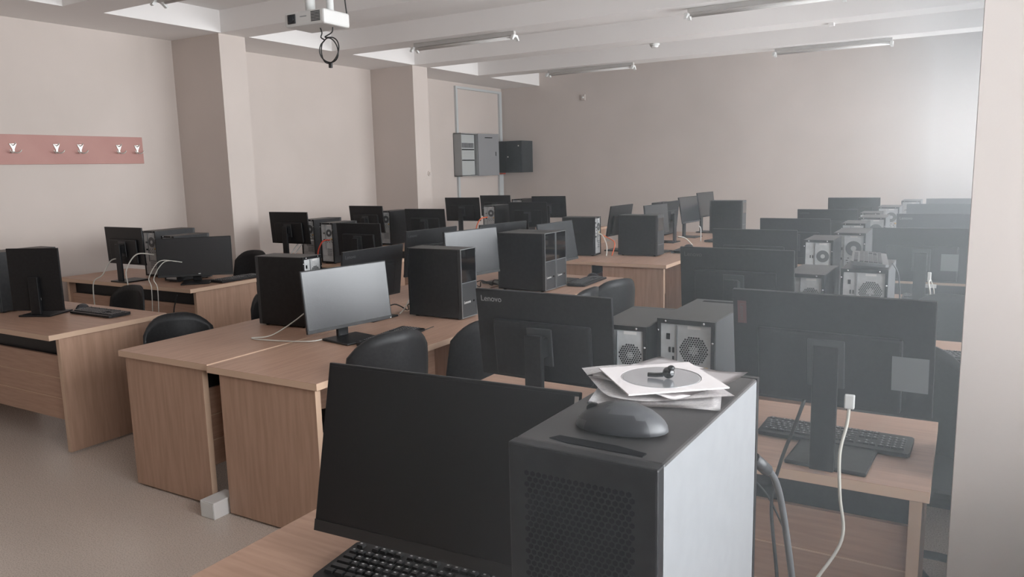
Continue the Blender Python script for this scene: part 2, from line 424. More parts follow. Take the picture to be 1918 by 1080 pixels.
tower('big', -.770, 2.42+.21, BACK-R(1), 'large dark grey tower with slotted top behind the papers', G, h=.395)
tower('small', -.610, 3.66+.18, BACK-R(2), 'small black tower standing left of the tower that carries a keyboard', G, h=.395)
tower('big', -.375, 3.72+.21, BACK, 'tower with a grey keyboard laid across its top', G, h=.42)
tower('low', -.775, 5.04+.18, BACK, 'small tower with round fan, third in the window row, left one', G)
tower('wide', -.645, 5.42+.21, BACK, 'grey sided tower, third in the window row, right one', G)
tower('low', -.745, 6.46+.18, BACK, 'small tower in the fourth window row, left one', G)
tower('wide', -.655, 6.92+.21, BACK, 'grey sided tower in the fourth window row, right one', G)
tower('low', -.760, 7.74+.18, BACK, 'small tower in the fifth window row, left one', G)
tower('wide', -.665, 8.50+.21, BACK, 'grey sided tower in the fifth window row, right one', G)
tower('wide', -.540, 9.86+.15, BACK, 'farthest tower of the window row, near the back wall', G)
G = 'black towers of the middle island'
tower('framed', -2.79, 3.86, PI/2, 'black tower with silver framed front standing alone on the middle island', G)
tower('framed', -2.815, 4.98, PI/2, 'nearer of two black framed towers pressed together', G)
tower('framed', -2.815, 5.155, PI/2, 'farther of two black framed towers pressed together', G)
tower('small', -3.49, 3.27, -PI/2+R(6), 'black tower with grey fan panel behind the pale grey screen', G, h=.42)
G = 'towers of the far middle island'
tower('small', -3.41, 7.20, -PI/2+R(4), 'black tower with its back panel and cables facing right, far island', G, h=.395)
tower('far', -2.83, 7.38, PI/2, 'black tower at the corner of the far island', G, h=.41)
tower('far', -3.42, 9.75, 0, 'black tower behind the tilted screens of the far island', G, h=.42)
tower('far', -2.66, 10.04, PI/2, 'broad black tower seen side on at the end of the far island', G, h=.43)
G = 'towers along the left wall'
tower('far', -5.77, 2.90, BACK, 'tower at the left edge of the photo, rear facing out', G)
tower('far', -6.39, 4.55, BACK, 'tower between two monitors on the second left desk, left one', G)
tower('low', -5.90, 4.36, BACK, 'tower behind the wide black monitor on the second left desk', G, h=.40)
tower('far', -6.00, 6.13, BACK, 'tower with white cables on the third left desk', G)
tower('low', -5.50, 5.86, BACK, 'tower with red cable on the third left desk', G, h=.41)
tower('far', -6.20, 7.62, BACK, 'tower behind the pier-side monitor on the fourth left desk', G)
tower('low', -5.62, 7.52, BACK, 'smaller tower on the fourth left desk, right one', G)
tower('far', -5.50, 8.95, BACK, 'tower right of the stand-mounted monitor below the grey wall cabinet', G)
tower('low', -5.18, 9.10, BACK, 'lower tower in the fifth left row, right one', G, h=.38)
tower('far', -6.02, 10.60, BACK, 'farthest tower of the left side, in front of the back wall', G, h=.43)

# ---------------------------------------------------------------- monitors
def make_monitor(w, h, hc, tilt, z0=.75, logo=None, screen='screen', sticker=None, neck_d=.075, logo_matk='logo', white_edge=False, base=True, bulge=True, chin=.018, bf=0, side_label=False):
    """origin = table level under the panel centre; viewer on -y; tilt = top leans back (+y)"""
    t = thing('monitor')
    H = MB().box(-w/2, w/2, 0, .014, -h/2, h/2, 0, bev=.002)
    ho = H.build('housing', 'black', t); ho.location = (0, 0, hc); ho.rotation_euler = (-tilt, 0, 0)
    b = .006
    MB().box(-w/2+b, w/2-b, -.0012, .0005, -h/2+chin, h/2-b).build('screen', screen, ho)
    MB().box(-w/2+.001, w/2-.001, -.0020, .0005, -h/2+.001, -h/2+chin-.001).build('lower_bezel', 'chin', ho)
    if bulge:
        MB().box(-w*.36, w*.36, .012, .034, -h/2+.012, h*.18, 0, bev=.008).build('rear_cover', 'black', ho)
        MB().box(-.05, .05, .032, .040, -h/2+.07, h*.13, 0, bev=.003).build('stand_mount', 'panel', ho)
    if logo:
        tx = text_mesh('Lenovo', .030 if w > .5 else .024, matk=logo_matk)
        put('lettering', tx, ho, (w/2-.065, .0143, h/2-.035), (PI/2, 0, PI))
    if sticker:
        sx, sz, sw, sh, mk, bk = sticker
        MB().box(sx-sw/2, sx+sw/2, *((.0345, .0355) if bk == 2 else (.014, .015) if bk else (-.003, -.0005)), sz-sh/2, sz+sh/2).build('sticker', mk, ho)
    if side_label:
        MB().box(w/2-.040, w/2-.014, .0138, .0146, h/2-.105, h/2-.035).build('vertical_label', 'redlabel', ho)
        put('lettering', text_mesh('Lenovo', .018, matk='dimlogo'), ho, (w/2-.027, .0148, h/2-.070), (PI/2, PI/2, PI))
    if base:
        yb = neck_d
        nk = MB(); top = hc+.02
        nk.box(-.034, .034, yb-.012, yb+.010, .012, top, 0, bev=.004)
        nk.box(-.034, .034, .02, yb+.008, top-.08, top-.01, 0, bev=.004)
        nk.build('stand_neck', 'black', t)
        MB().box(-.115, .115, yb-.20+bf, yb+.03+bf, 0, .012, 0, bev=.005).build('stand_base', 'black', t)
    return t
def monitor(x, y, zc, yaw, tilt, back, label, group, w=.54, h=.325, z0=.75, **k):
    t = make_monitor(w, h, zc-z0, R(tilt), **k)
    t.location = (x, y, z0); t.rotation_euler = (0, 0, R(yaw)+(PI if back else 0))
    return tag(t, label, 'monitor', group)
GW = 'monitors of the window row'
monitor(-.81, 1.08, 1.114, 3, 13, False, 'large black monitor filling the bottom centre foreground', None, h=.332, z0=NZ, screen='matte_screen', chin=.024, neck_d=.20, bf=.08, sticker=(.2665, .148, .007, .022, 'sticker', 0))
monitor(-1.25, 2.33, 1.064, -2, 6, True, 'monitor seen from behind with bright brand lettering, centre of photo', GW, logo=1)
mR = monitor(-.318, 2.32, 1.113, -3, 9, True, 'nearest monitor by the white pier, back side, white cable plugged in', GW, h=.34, neck_d=.035, bf=-.06, side_label=True, sticker=(-.215, -.035, .09, .10, 'greysticker', 2))
monitor(-.92, 3.64, 1.095, -4, 5, True, 'monitor back with faint lettering behind the large grey tower', GW, logo=1, logo_matk='dimlogo')
monitor(-1.17, 5.08, 1.066, -2, 6, True, 'monitor back in the third window row, left one', GW)
monitor(-.215, 5.20, 1.08, 0, 4, True, 'monitor back beside the pier behind the keyboard-topped tower', GW, sticker=(-.15, -.035, .09, .10, 'greysticker', 2))
monitor(-1.17, 6.44, 1.045, -3, 6, True, 'monitor back in the fourth window row, left one', GW)
monitor(-.19, 6.68, 1.075, 0, 6, True, 'monitor back with small lettering left of the pier', GW, logo=1)
monitor(-1.14, 7.88, 1.035, -3, 6, True, 'monitor back in the fifth window row, left one', GW, logo=1, logo_matk='dimlogo')
monitor(-.20, 7.95, 1.085, 0, 6, True, 'monitor back in the fifth window row, right one', GW)
monitor(-1.09, 9.44, 1.078, 0, 6, True, 'highest monitor back of the window row against the back wall', GW)
monitor(-.10, 9.35, 1.070, 0, 6, True, 'last monitor beside the pier against the back wall', GW)
G = 'monitors of the middle island'
monitor(-2.86, 3.09, .990, 79, 6, False, 'tilted monitor with pale grey shining screen near the middle', G, w=.56, h=.33, sticker=(.27, -.16, .006, .006, 'sticker', 0))
monitor(-3.15, 3.62, 1.031, 88, 8, True, 'monitor back just behind the pale shining screen', G, logo=1, logo_matk='dimlogo')
monitor(-3.33, 4.48, 1.077, 84, 6, True, 'monitor back above the framed black tower, left one', G, logo=1, logo_matk='dimlogo')
monitor(-2.94, 4.45, 1.080, 81, 4, False, 'half shining monitor between the framed black towers', G)
monitor(-3.16, 5.20, 1.070, 78, 6, True, 'monitor back behind the twin black towers', G)
monitor(-2.80, 5.48, 1.060, 86, 10, False, 'monitor with bright white screen corner above the twin towers', G)
G = 'monitors of the far middle island'
monitor(-3.21, 7.72, 1.079, 87, 10, True, 'leaning monitor back right of the cabled tower', G)
monitor(-2.78, 7.72, 1.085, 84, 5, False, 'grey shining screen behind the corner tower of the far island', G)
monitor(-3.00, 8.72, 1.070, 88, 6, True, 'dark monitor back in the middle of the far island', G)
monitor(-2.97, 9.42, 1.095, 84, 10, False, 'raised greyish screen at the far island with cables under it', G)
monitor(-2.98, 10.18, 1.12, 84, 8, False, 'turned monitor at the far end of the far island', G)
G = 'monitors along the left wall'
monitor(-5.33, 2.77, .995, 24, 0, True, 'tall dark monitor back with small white sticker at the left edge', G, w=.37, h=.42, logo=None, sticker=(-.02, -.13, .022, .016, 'sticker', 1), bulge=False, neck_d=.03)
monitor(-6.34, 4.08, 1.064, -1, 2, True, 'monitor back at the left on the second desk, cables below', G)
monitor(-5.64, 4.24, .975, 46, 6, False, 'wide black monitor on the second left desk', G, w=.60, h=.33, sticker=(.03, -.145, .018, .006, 'sticker', 0), base=True)
monitor(-5.98, 5.66, 1.105, 0, 4, True, 'monitor back beside the first wall pier', G)
monitor(-5.10, 5.72, 1.00, 2, 4, True, 'monitor back on the third left desk in front of the grey tower', G)
monitor(-6.30, 7.22, 1.085, -2, 6, True, 'monitor back partly behind the tower on the fourth left desk', G)
monitor(-5.40, 7.20, 1.055, 4, 6, True, 'monitor back on the fourth left desk, right one', G)
monitor(-5.99, 8.85, 1.114, 4, 6, True, 'monitor back on its stand right of the second pier', G)
monitor(-4.92, 8.78, 1.055, 6, 6, True, 'monitor back in the fifth left row above the shining screens', G)
monitor(-6.35, 10.30, 1.085, 2, 6, True, 'low black monitor back below the cable duct in the corner', G)
monitor(-5.42, 10.32, 1.07, 8, 8, True, 'monitor back at the end of the farthest left row', G)

# ---------------------------------------------------------------- keyboards and mice
def key_layout():
    ks = []; u = .01905; x0 = -.2175; rows = [(.060, [(0, 1)]+[(2+i, 1) for i in range(4)]+[(6.5+i, 1) for i in range(4)]+[(11+i, 1) for i in range(4)])]
    rows.append((.036, [(i, 1) for i in range(13)]+[(13, 2)]))
    rows.append((.017, [(0, 1.5)]+[(1.5+i, 1) for i in range(12)]+[(13.5, 1.5)]))
    rows.append((-.002, [(0, 1.75)]+[(1.75+i, 1) for i in range(11)]+[(12.75, 2.25)]))
    rows.append((-.021, [(0, 2.25)]+[(2.25+i, 1) for i in range(10)]+[(12.25, 2.75)]))
    rows.append((-.040, [(0, 1.25), (1.25, 1.25), (2.5, 1.25), (3.75, 6.25), (10, 1.25), (11.25, 1.25), (12.5, 1.25), (13.75, 1.25)]))
    for y, r in rows:
        for x, ww in r: ks.append((x0+(x+ww/2)*u, y, ww*u-.003, .0158))
    for y, r in ((.060, 3), (.036, 3), (.017, 3), (-.040, 3)):
        for i in range(r): ks.append((x0+(15.25+i+.5)*u, y, u-.003, .0158))
    ks.append((x0+(16.75)*u, -.021, u-.003, .0158))
    for y in (.036, .017, -.002, -.021, -.040):
        for i in range(4):
            ks.append((x0+(18.5+i+.5)*u, y, u-.003, .0158))
    return ks
KL = key_layout()
def key_mesh(wd, dp):
    k = MB(); a, b = wd/2, dp/2
    vs = [k.bm.verts.new(v) for v in ((-a, -b, 0), (a, -b, 0), (a, b, 0), (-a, b, 0), (-a+.0022, -b+.002, .006), (a-.0022, -b+.002, .006), (a-.0022, b-.003, .0065), (-a+.0022, b-.003, .0065))]
    for f, m in (((0, 1, 5, 4), 1), ((1, 2, 6, 5), 1), ((2, 3, 7, 6), 1), ((3, 0, 4, 7), 1), ((4, 5, 6, 7), 0)): k.bm.faces.new([vs[i] for i in f]).material_index = m
    # small legend mark raised on the keycap
    if wd < .018: k.box(-.0035, .001, 0.0, .0035, .0063, .0068, 2)
    me = bpy.data.meshes.new('key'); bmesh.ops.recalc_face_normals(k.bm, faces=k.bm.faces); k.bm.to_mesh(me); k.bm.free()
    for q in ('key', 'keyrim', 'legend'): me.materials.append(MT[q])
    return me
_km = {}
def make_keyboard(separate=False, legends=False, body='black'):
    t = thing('keyboard')
    pts = [(-.228, -.062), (-.222, -.074), (.222, -.074), (.228, -.062), (.228, .068), (.220, .078), (-.220, .078), (-.228, .068)]
    b = MB().prism(pts, .004, .016)
    for v in b.bm.verts:
        if v.co.z > .01: v.co.z += .006*(v.co.y+.074)/.15
    b.build('keyboard_body', body, t)
    if separate:
        order = sorted(KL, key=lambda q: 0)[:100]
        for i, (x, y, wd, dp) in enumerate(KL):
            if i >= 100: break
            k = round(wd, 4)
            if k not in _km: _km[k] = key_mesh(wd, dp)
            put('key', _km[k], t, (x, y, .0150+.006*(y+.074)/.15))
    else:
        kk = MB()
        for x, y, wd, dp in KL:
            z = .0150+.006*(y+.074)/.15
            kk.box(x-wd/2, x+wd/2, y-dp/2, y+dp/2, z, z+.006, 0)
            if legends: kk.box(x-.003, x+.002, y, y+.004, z+.006, z+.0064, 1)
        kk.build('keys', ['key', 'legend'], t)
    for s in (-1, 1): MB().box(s*.19-.015, s*.19+.015, .055, .070, 0, .006).build('keyboard_foot', 'black', t)
    return t
kb0 = make_keyboard(True, True); place(kb0, (-.820, 1.062, NZ), R(3)); tag(kb0, 'black keyboard with white key legends below the foreground monitor', 'keyboard')
kb1 = make_keyboard(False, True); place(kb1, (-.33, 2.60, .75), R(-2)); tag(kb1, 'black keyboard behind the monitor stand beside the pier', 'keyboard', 'keyboards lying on desks')
def kb(x, y, rz, label, z=.75, rx=0, ry=0):
    c = copy_tree(kb1); c.location = (x, y, z); c.rotation_euler = (rx, ry, R(rz)); c['label'] = label; return c
kb(-2.66, 3.20, 96, 'black keyboard at the foot of the pale shining screen, behind a curved chair')
kb(-2.54, 5.46, 92, 'black keyboard beside the twin black towers')
kb(-4.98, 2.97, 0, 'black keyboard on the desk at the left edge')
kb(-2.53, 7.85, 92, 'black keyboard right of the corner tower on the far island')
kb(-2.50, 9.05, 80, 'black keyboard at the far end of the far island')
kb(-.10, 5.58, 0, 'black keyboard by the pier behind a monitor stand')
kb(.08, 3.93, 0, 'keyboard on the second window desk close to the pier')
kb(-5.13, 4.52, 90, 'black keyboard at the right end of the second left desk').location.x = -5.46
kb2 = make_keyboard(False, False, 'greymetal'); place(kb2, (-.375, 3.93, .75+.42+.012), R(93)); kb2.rotation_euler = (R(3), R(0), R(96))
tag(kb2, 'grey keyboard laid across the top of a tower', 'keyboard')
def make_mouse(big=False):
    t = thing('computer_mouse')
    def shell(sc, z0=0, seg=24):
        b = bmesh.new(); bmesh.ops.create_uvsphere(b, u_segments=seg, v_segments=16, radius=1)
        for v in b.verts:
            x, y, z = v.co
            yy = y*.056; xx = x*(.031+.004*y*y - .003*(y < 0)*abs(y)); zz = z
            if z < 0: zz = z*.004/.037
            hump = .037*(1-.16*(y-.15)**2) if z >= 0 else .037
            v.co = Vector((xx*sc, yy*sc, max(0, .004+zz*hump*sc)+z0))
        for f in b.faces: f.smooth = True
        return b
    mb = MB(); mb.bm.free(); mb.bm = shell(1.0)
    for f in mb.bm.faces:
        c = f.calc_center_median()
        if abs(c.x) > .020 and c.z > .006 and c.z < .030 - .1*abs(c.y): f.material_index = 1
    mb.build('mouse_shell', ['mouse', 'mousedark'], t, True)
    q = MB(); q.bm.free(); q.bm = shell(1.012)
    dele = [f for f in q.bm.faces if not (f.calc_center_median().y < -.012 and f.calc_center_median().z > .015)]
    bmesh.ops.delete(q.bm, geom=dele, context='FACES'); q.build('button_plate', 'mousedark', t, True)
    MB().cyl((0, -.034, .0275), .008, .006, 'x', 16).build('scroll_wheel', 'black', t)
    return t
ms0 = make_mouse(True); place(ms0, (-.378, .915, 1.304), R(-82)); ms0.scale = (1.1, 1.12, .95); tag(ms0, 'large grey mouse on top of the foreground tower', 'mouse')
def ms(x, y, rz, label, z=.75):
    c = copy_tree(ms0); c.location = (x, y, z); c.scale = (.95, .95, .9); c.rotation_euler = (0, 0, R(rz)); tag(c, label, 'mouse', 'mice lying on desks'); return c
ms(-5.32, 3.05, 20, 'mouse left of the keyboard on the desk at the left edge')
ms(-2.60, 8.22, 90, 'mouse beside the keyboard of the far island')
ms(-2.62, 5.75, 90, 'mouse at the end of the middle island desk')
ms(-1.60, 2.86, 10, 'dark mouse at the left corner of the desk behind the foreground monitor')

# ---------------------------------------------------------------- foreground tower and what lies on it
fg = make_tower(.205, .45, .433, side='palemetal', front='mesh'); place(fg, (-.385, 1.035, NZ), R(-1.5))
tag(fg, 'big foreground tower with mesh front and pale side, papers on top', 'computer')
ft = NZ+.433
MB().prism([(-.060, -.190), (-.052, -.176), (.030, -.176), (.072, -.184), (.072, -.196), (-.03, -.196)], .4325, .4342).build('carry_slot', 'hole', fg)
def sheet(name, cx, cy, z, wd, dp, rz, mk, seedv, amp=.004, curl=None, label=None, cat='paper', group=None):
    rnd = random.Random(seedv); b = bmesh.new(); nx = ny = 12; V = {}
    a, c, e = rnd.uniform(0, 6), rnd.uniform(0, 6), rnd.uniform(0, 6)
    for i in range(nx+1):
        for j in range(ny+1):
            u, v = i/nx-.5, j/ny-.5
            zz = amp*(.5+.5*math.sin(6*u+a+3*v))*(.5+.5*math.sin(5*v+c))
            zz *= min(1, 3.2*max(abs(u), abs(v))**2+.15)
            if curl:
                cu, cv, ch = curl; dd = max(0, 1-math.hypot(u-cu, v-cv)/.45); zz += ch*dd*dd
            V[i, j] = b.verts.new((u*wd, v*dp, zz))
    for i in range(nx):
        for j in range(ny):
            f = b.faces.new((V[i, j], V[i+1, j], V[i+1, j+1], V[i, j+1])); f.smooth = True
    r = bmesh.ops.solidify(b, geom=list(b.faces), thickness=.0004)
    mb = MB(); mb.bm.free(); mb.bm = b; o = mb.build(name, mk); o.location = (cx, cy, z); o.rotation_euler.z = R(rz)
    if label: tag(o, label, cat, group)
    return o
s1 = sheet('paper_sheet', -.400, 1.125, ft+.0012, .190, .215, 14, 'printed', 3, .004, (.5, .5, .004), 'printed sheet at the bottom of the paper pile on the foreground tower', group='sheets on the foreground tower')
s2 = sheet('paper_sheet', -.415, 1.135, ft+.0062, .185, .205, 38, 'printed', 8, .004, (-.5, -.5, .010), 'creased sheet in the middle of the paper pile on the foreground tower', group='sheets on the foreground tower')
s3 = sheet('paper_sheet', -.400, 1.155, ft+.0112, .185, .175, -22, 'paper', 12, .004, (.5, .5, .008), 'plain white sheet with curled corner under the disc sleeve', group='sheets on the foreground tower')
sl = thing('disc_sleeve', (-.398, 1.125, ft+.0165), R(40))
b = MB(); n = 40
# paper face with round window
rim = [(.0625*math.cos(2*PI*k/n), .0625*math.sin(2*PI*k/n)) for k in range(n)]
def sq(k):
    a = 2*PI*k/n; c, s_ = math.cos(a), math.sin(a); q = .078/max(abs(c), abs(s_)); return (c*q, s_*q)
A = [b.bm.verts.new((*p, .0022)) for p in rim]; B = [b.bm.verts.new((*sq(k), .0020)) for k in range(n)]; Cc = [b.bm.verts.new((*sq(k), .0)) for k in range(n)]; D = [b.bm.verts.new((*p, .0016)) for p in rim]
for k in range(n):
    j = (k+1) % n
    b.bm.faces.new((A[k], B[k], B[j], A[j])); b.bm.faces.new((B[k], Cc[k], Cc[j], B[j])); b.bm.faces.new((A[k], A[j], D[j], D[k]))
b.bm.faces.new(Cc)
b.build('sleeve_paper', 'paper', sl); tag(sl, 'square white paper disc sleeve with round window under the earbud', 'disc sleeve')
MB().cyl((0, 0, .0012), .061, .0006, 'z', 48).build('sleeve_window', 'film', sl)
cdo = MB().cyl((0, 0, .00185), .0595, .0004, 'z', 48).build('compact_disc', 'cd'); cdo.location = (-.398, 1.125, ft+.0165); tag(cdo, 'shiny compact disc inside the paper sleeve', 'disc')
eb = thing('wireless_earbud', (-.386, 1.120, ft+.0188), R(15))
e = MB(); e.tube([(-.030, .002, .0045), (-.018, .001, .0047), (-.006, 0, .006)], .0036, 12).build('earbud_stem', 'gloss', eb)
MB().ball((.002, 0, .0095), .0088, (1.05, .9, 1.05), seg=20).build('earbud_body', 'gloss', eb)
MB().ball((.006, -.001, .017), .0058, (1, 1, .8), seg=16).build('ear_tip', 'black', eb)
tag(eb, 'black wireless earbud lying on the disc sleeve', 'earbud')

# ---------------------------------------------------------------- chairs
def make_chair(up=0):
    t = thing('office_chair')
    # curved shell back, viewer of the desk sits facing -y ; back at +y
    b = bmesh.new(); nx, nz = 14, 10; V = {}
    for s_ in (0, 1):
        for i in range(nx+1):
            for j in range(nz+1):
                u = i/nx*2-1; v = j/nz
                wd = .235*(1-.10*v*v-.12*(1-v)**3)
                top = .10*(abs(u)**3.2)*(v)
                x = u*wd; y = .20+.05*v-.11*u*u*(1-.35*v)+(.028*s_)*(1-.55*u*u)+.012*math.sin(v*3)
                V[s_, i, j] = b.verts.new((x, y, .40+(.50)*v-top))
    for s_ in (0, 1):
        for i in range(nx):
            for j in range(nz): b.faces.new((V[s_, i, j], V[s_, i+1, j], V[s_, i+1, j+1], V[s_, i, j+1]))
    for i in range(nx): b.faces.new((V[0, i, 0], V[0, i+1, 0], V[1, i+1, 0], V[1, i, 0])); b.faces.new((V[0, i, nz], V[0, i+1, nz], V[1, i+1, nz], V[1, i, nz]))
    for j in range(nz): b.faces.new((V[0, 0, j], V[0, 0, j+1], V[1, 0, j+1], V[1, 0, j])); b.faces.new((V[0, nx, j], V[0, nx, j+1], V[1, nx, j+1], V[1, nx, j]))
    for v in b.verts: v.co.z += up
    mb = MB(); mb.bm.free(); mb.bm = b; mb.build('backrest', 'chair', t, True)
    MB().box(-.23, .23, -.23, .20, .40+up, .47+up, 0, bev=.025).build('seat', 'chair', t)
    MB().cyl((0, 0, .25+up/2), .025, .30+up, 'z', 14).build('gas_lift', 'black', t)
    for k in range(5):
        a = R(72*k+18); dx, dy = math.cos(a), math.sin(a)
        l = MB().tube([(0, 0, .11), (dx*.15, dy*.15, .095), (dx*.28, dy*.28, .065)], .017, 8, 3).build('leg', 'black', t)
        MB().cyl((dx*.285, dy*.285, .027), .027, .04, 'x', 14).build('castor', 'black', l)
    return t
CH = {}
def chair(x, y, rz, label, group, up=0):
    if up in CH: c = copy_tree(CH[up])
    else: c = CH[up] = make_chair(up)
    c.location = (x, y, 0); c.rotation_euler = (0, 0, R(rz)); return tag(c, label, 'chair', group)
G = 'chairs of the middle island'
chair(-2.40, 2.70, -108, 'black curved chair tucked in right behind the foreground monitor', G, .05)
chair(-2.30, 3.36, -110, 'black chair half hidden behind the lettered monitor back', G)
chair(-2.26, 4.37, -90, 'black chair below the twin black towers', G)
chair(-2.22, 4.88, -112, 'black chair at the far end of the middle island', G)
G = 'chairs in the left aisle'
chair(-3.98, 2.92, 75, 'black chair in the aisle left of the middle island', G, -.09)
chair(-3.98, 3.75, 85, 'black chair farther along the aisle behind the black tower', G, -.06)
chair(-5.66, 3.42, 0, 'black chair between the first and second left desks', G, -.09)
chair(-6.15, 5.10, 5, 'black chair in front of the third left desk beside the pier', G)
G = 'chairs of the window row'
chair(-.16, 3.24, 0, 'black chair between the first and second window desks, near the pier', G)
chair(-1.20, 3.22, 10, 'black chair between the first and second window desks, left one', G)
chair(-1.30, 4.62, 0, 'black chair left of the second window desk beside the far island', G)
chair(-.05, 4.62, 0, 'dark chair between the second and third window desks by the pier', G)

# ---------------------------------------------------------------- cables
def cable(pts, r, mk, label, group=None, ends=None):
    o = MB().tube(pts, r).build('cable', mk); tag(o, label, 'cable', group); return o
# white lead of the nearest window monitor
wl = thing('display_cable', (0, 0, 0)); tag(wl, 'white cable hanging from the monitor beside the pier', 'cable')
MB().tube([(-.247, 2.236, .985), (-.250, 2.225, .93), (-.262, 2.20, .85), (-.255, 2.18, .74), (-.243, 2.16, .62), (-.305, 2.10, .50), (-.375, 2.05, .36), (-.40, 2.03, .12)], .0045).build('cable_sheath', 'cream', wl)
MB().box(-.260, -.234, 2.228, 2.242, .972, 1.012, 0, bev=.003).build('plug', 'white', wl)
cable([(-.355, 2.175, 1.00), (-.375, 2.165, .93), (-.415, 2.17, .80), (-.43, 2.15, .68), (-.40, 2.12, .45), (-.38, 2.10, .10)], .005, 'cable', 'black cable hanging left of the white one in front of the window desk')
tk = thing('power_cable'); tag(tk, 'thick grey cable curving down right of the foreground tower', 'cable')
MB().tube([(-.300, 1.265, 1.165), (-.285, 1.285, 1.15), (-.262, 1.345, 1.09), (-.245, 1.38, .96), (-.230, 1.40, .80), (-.215, 1.41, .55)], .006).build('cable_sheath', 'greymetal', tk)
MB().tube([(-.288, 1.282, 1.153), (-.272, 1.315, 1.122)], .011, 10).build('plug', 'panel', tk)
cable([(-.66, 2.22, .76), (-.55, 2.22, .755), (-.46, 2.20, .70), (-.40, 2.19, .60)], .003, 'cable', 'thin black wire looping over the near edge of the window desk')
cable([(-.62, 2.31, .765), (-.57, 2.33, .79), (-.52, 2.32, .765), (-.56, 2.30, .755), (-.60, 2.36, .757)], .003, 'cable', 'thin black wire curled on the window desk beside the stand')
oc = thing('network_cable'); tag(oc, 'bright orange cable plugged into the small black tower', 'cable')
MB().tube([(-1.025, 2.335, .91), (-1.035, 2.30, .90), (-1.06, 2.26, .86), (-1.075, 2.25, .80), (-1.08, 2.25, .70)], .005).build('cable_sheath', 'orange', oc)
MB().box(-1.032, -1.018, 2.325, 2.342, .902, .918).build('plug', 'yellow', oc)
cable([(-.815, 2.42, .935), (-.82, 2.395, .94), (-.835, 2.385, .92), (-.84, 2.39, .85)], .005, 'orange', 'orange cable plugged into the large grey tower')
cable([(-.46, 3.715, 1.03), (-.475, 3.69, 1.04), (-.482, 3.69, 1.0), (-.48, 3.68, .85)], .005, 'red', 'red cable at the rear of the keyboard-topped tower')
cable([(-.44, 3.71, .93), (-.42, 3.67, .94), (-.40, 3.66, .92), (-.40, 3.66, .78)], .005, 'cream', 'pale cable at the rear of the keyboard-topped tower')
cable([(-.277, 3.90, 1.18), (-.25, 3.92, 1.12), (-.24, 4.0, .95), (-.22, 4.05, .80), (-.19, 4.1, .76)], .003, 'panel', 'grey wire trailing off the keyboard on the tower')
kv = thing('display_cable'); tag(kv, 'white plug and cables below the monitor behind the keyboard-topped tower', 'cable')
MB().tube([(-.165, 5.15, .96), (-.165, 5.12, .92), (-.155, 5.12, .86), (-.16, 5.13, .77)], .005).tube([(-.165, 5.15, .96), (-.14, 5.12, .90), (-.135, 5.12, .84), (-.15, 5.13, .77)], .003).build('cable_sheath', 'cream', kv)
MB().box(-.175, -.155, 5.128, 5.15, .93, .985, 0, bev=.004).box(-.185, -.125, 5.118, 5.135, .895, .915).build('plug', 'white', kv)
# middle island
cable([(-3.20, 3.20, .92), (-3.22, 3.05, .84), (-3.30, 2.93, .765), (-3.38, 2.86, .756), (-3.25, 2.86, .756), (-3.02, 2.93, .756), (-2.98, 3.04, .757)], .0035, 'cream', 'white wire looping over the middle island desk')
cable([(-3.07, 3.78, .757), (-3.09, 3.86, .78), (-3.13, 3.98, .84), (-3.2, 4.12, .88), (-3.25, 4.2, .84)], .004, 'cream', 'white cable left of the lone framed tower')
for i, (dx, dy, mk, lb) in enumerate(((0, 0, 'cable', 'black cable tangle between lone and twin towers, first wire'), (.05, .1, 'cable', 'black cable tangle between lone and twin towers, second wire'), (.10, -1.02, 'cable', 'black wire on the desk left of the lone framed tower'))):
    cable([(-3.34+dx, 4.80+dy, .757), (-3.26+dx, 4.86+dy, .80), (-3.20+dx, 4.92+dy, .757), (-3.14+dx, 4.86+dy, .81), (-3.08+dx, 4.97+dy, .78), (-3.10+dx, 5.05+dy, .757)], .004, mk, lb)
cable([(-2.93, 2.98, .757), (-2.75, 3.05, .76), (-2.62, 3.3, .757), (-2.60, 3.5, .765)], .0025, 'cable', 'thin mouse wire in front of the pale shining screen')
# far island
cable([(-3.22, 7.20, .98), (-3.17, 7.20, .95), (-3.12, 7.18, .85), (-3.10, 7.12, .757)], .006, 'cream', 'white cable arching from the rear of the cabled tower')
cable([(-3.22, 7.23, .97), (-3.13, 7.24, .93), (-3.05, 7.22, .88), (-3.06, 7.17, .757)], .005, 'orange', 'orange cable beside the white one at the cabled tower')
cable([(-2.75, 8.3, .86), (-2.68, 8.35, .84), (-2.62, 8.42, .757)], .006, 'cream', 'short white cable in front of the dark far screens')
cable([(-2.68, 8.85, .94), (-2.66, 8.86, .90), (-2.66, 8.86, .757)], .006, 'white', 'white cable hanging below the raised far screen')
# left side
for i, (x, y, z, x2, lb) in enumerate(((-6.05, 3.96, 1.00, -6.12, 'white cable hanging from the left tower of the second desk'), (-6.50, 4.02, .93, -6.62, 'white cable hanging from the stand of the second left desk monitor'), (-5.78, 3.98, .95, -5.80, 'thin white cable under the wide black monitor, left one'), (-5.70, 3.97, .95, -5.72, 'thin pink cable under the wide black monitor, right one'))):
    cable([(x+.12, y+.10, z), (x+.03, y, z+.01), (x-.04, y-.06, z-.12), (x2, 3.92, .74), (x2-.02, 3.92, .50)], .005 if i < 2 else .0035, 'cream', lb, 'pale cables of the second left desk')
cable([(-5.95, 5.92, .98), (-6.0, 5.85, .98), (-6.06, 5.78, .88), (-6.08, 5.70, .78)], .006, 'white', 'white cable of the third left desk tower, left strand')
cable([(-5.92, 5.92, .95), (-5.97, 5.85, .95), (-6.02, 5.78, .86), (-6.03, 5.70, .78)], .006, 'white', 'white cable of the third left desk tower, right strand')
cable([(-5.46, 5.68, .99), (-5.50, 5.62, .98), (-5.55, 5.60, .88), (-5.55, 5.60, .78)], .007, 'red', 'red cable on the third left desk')
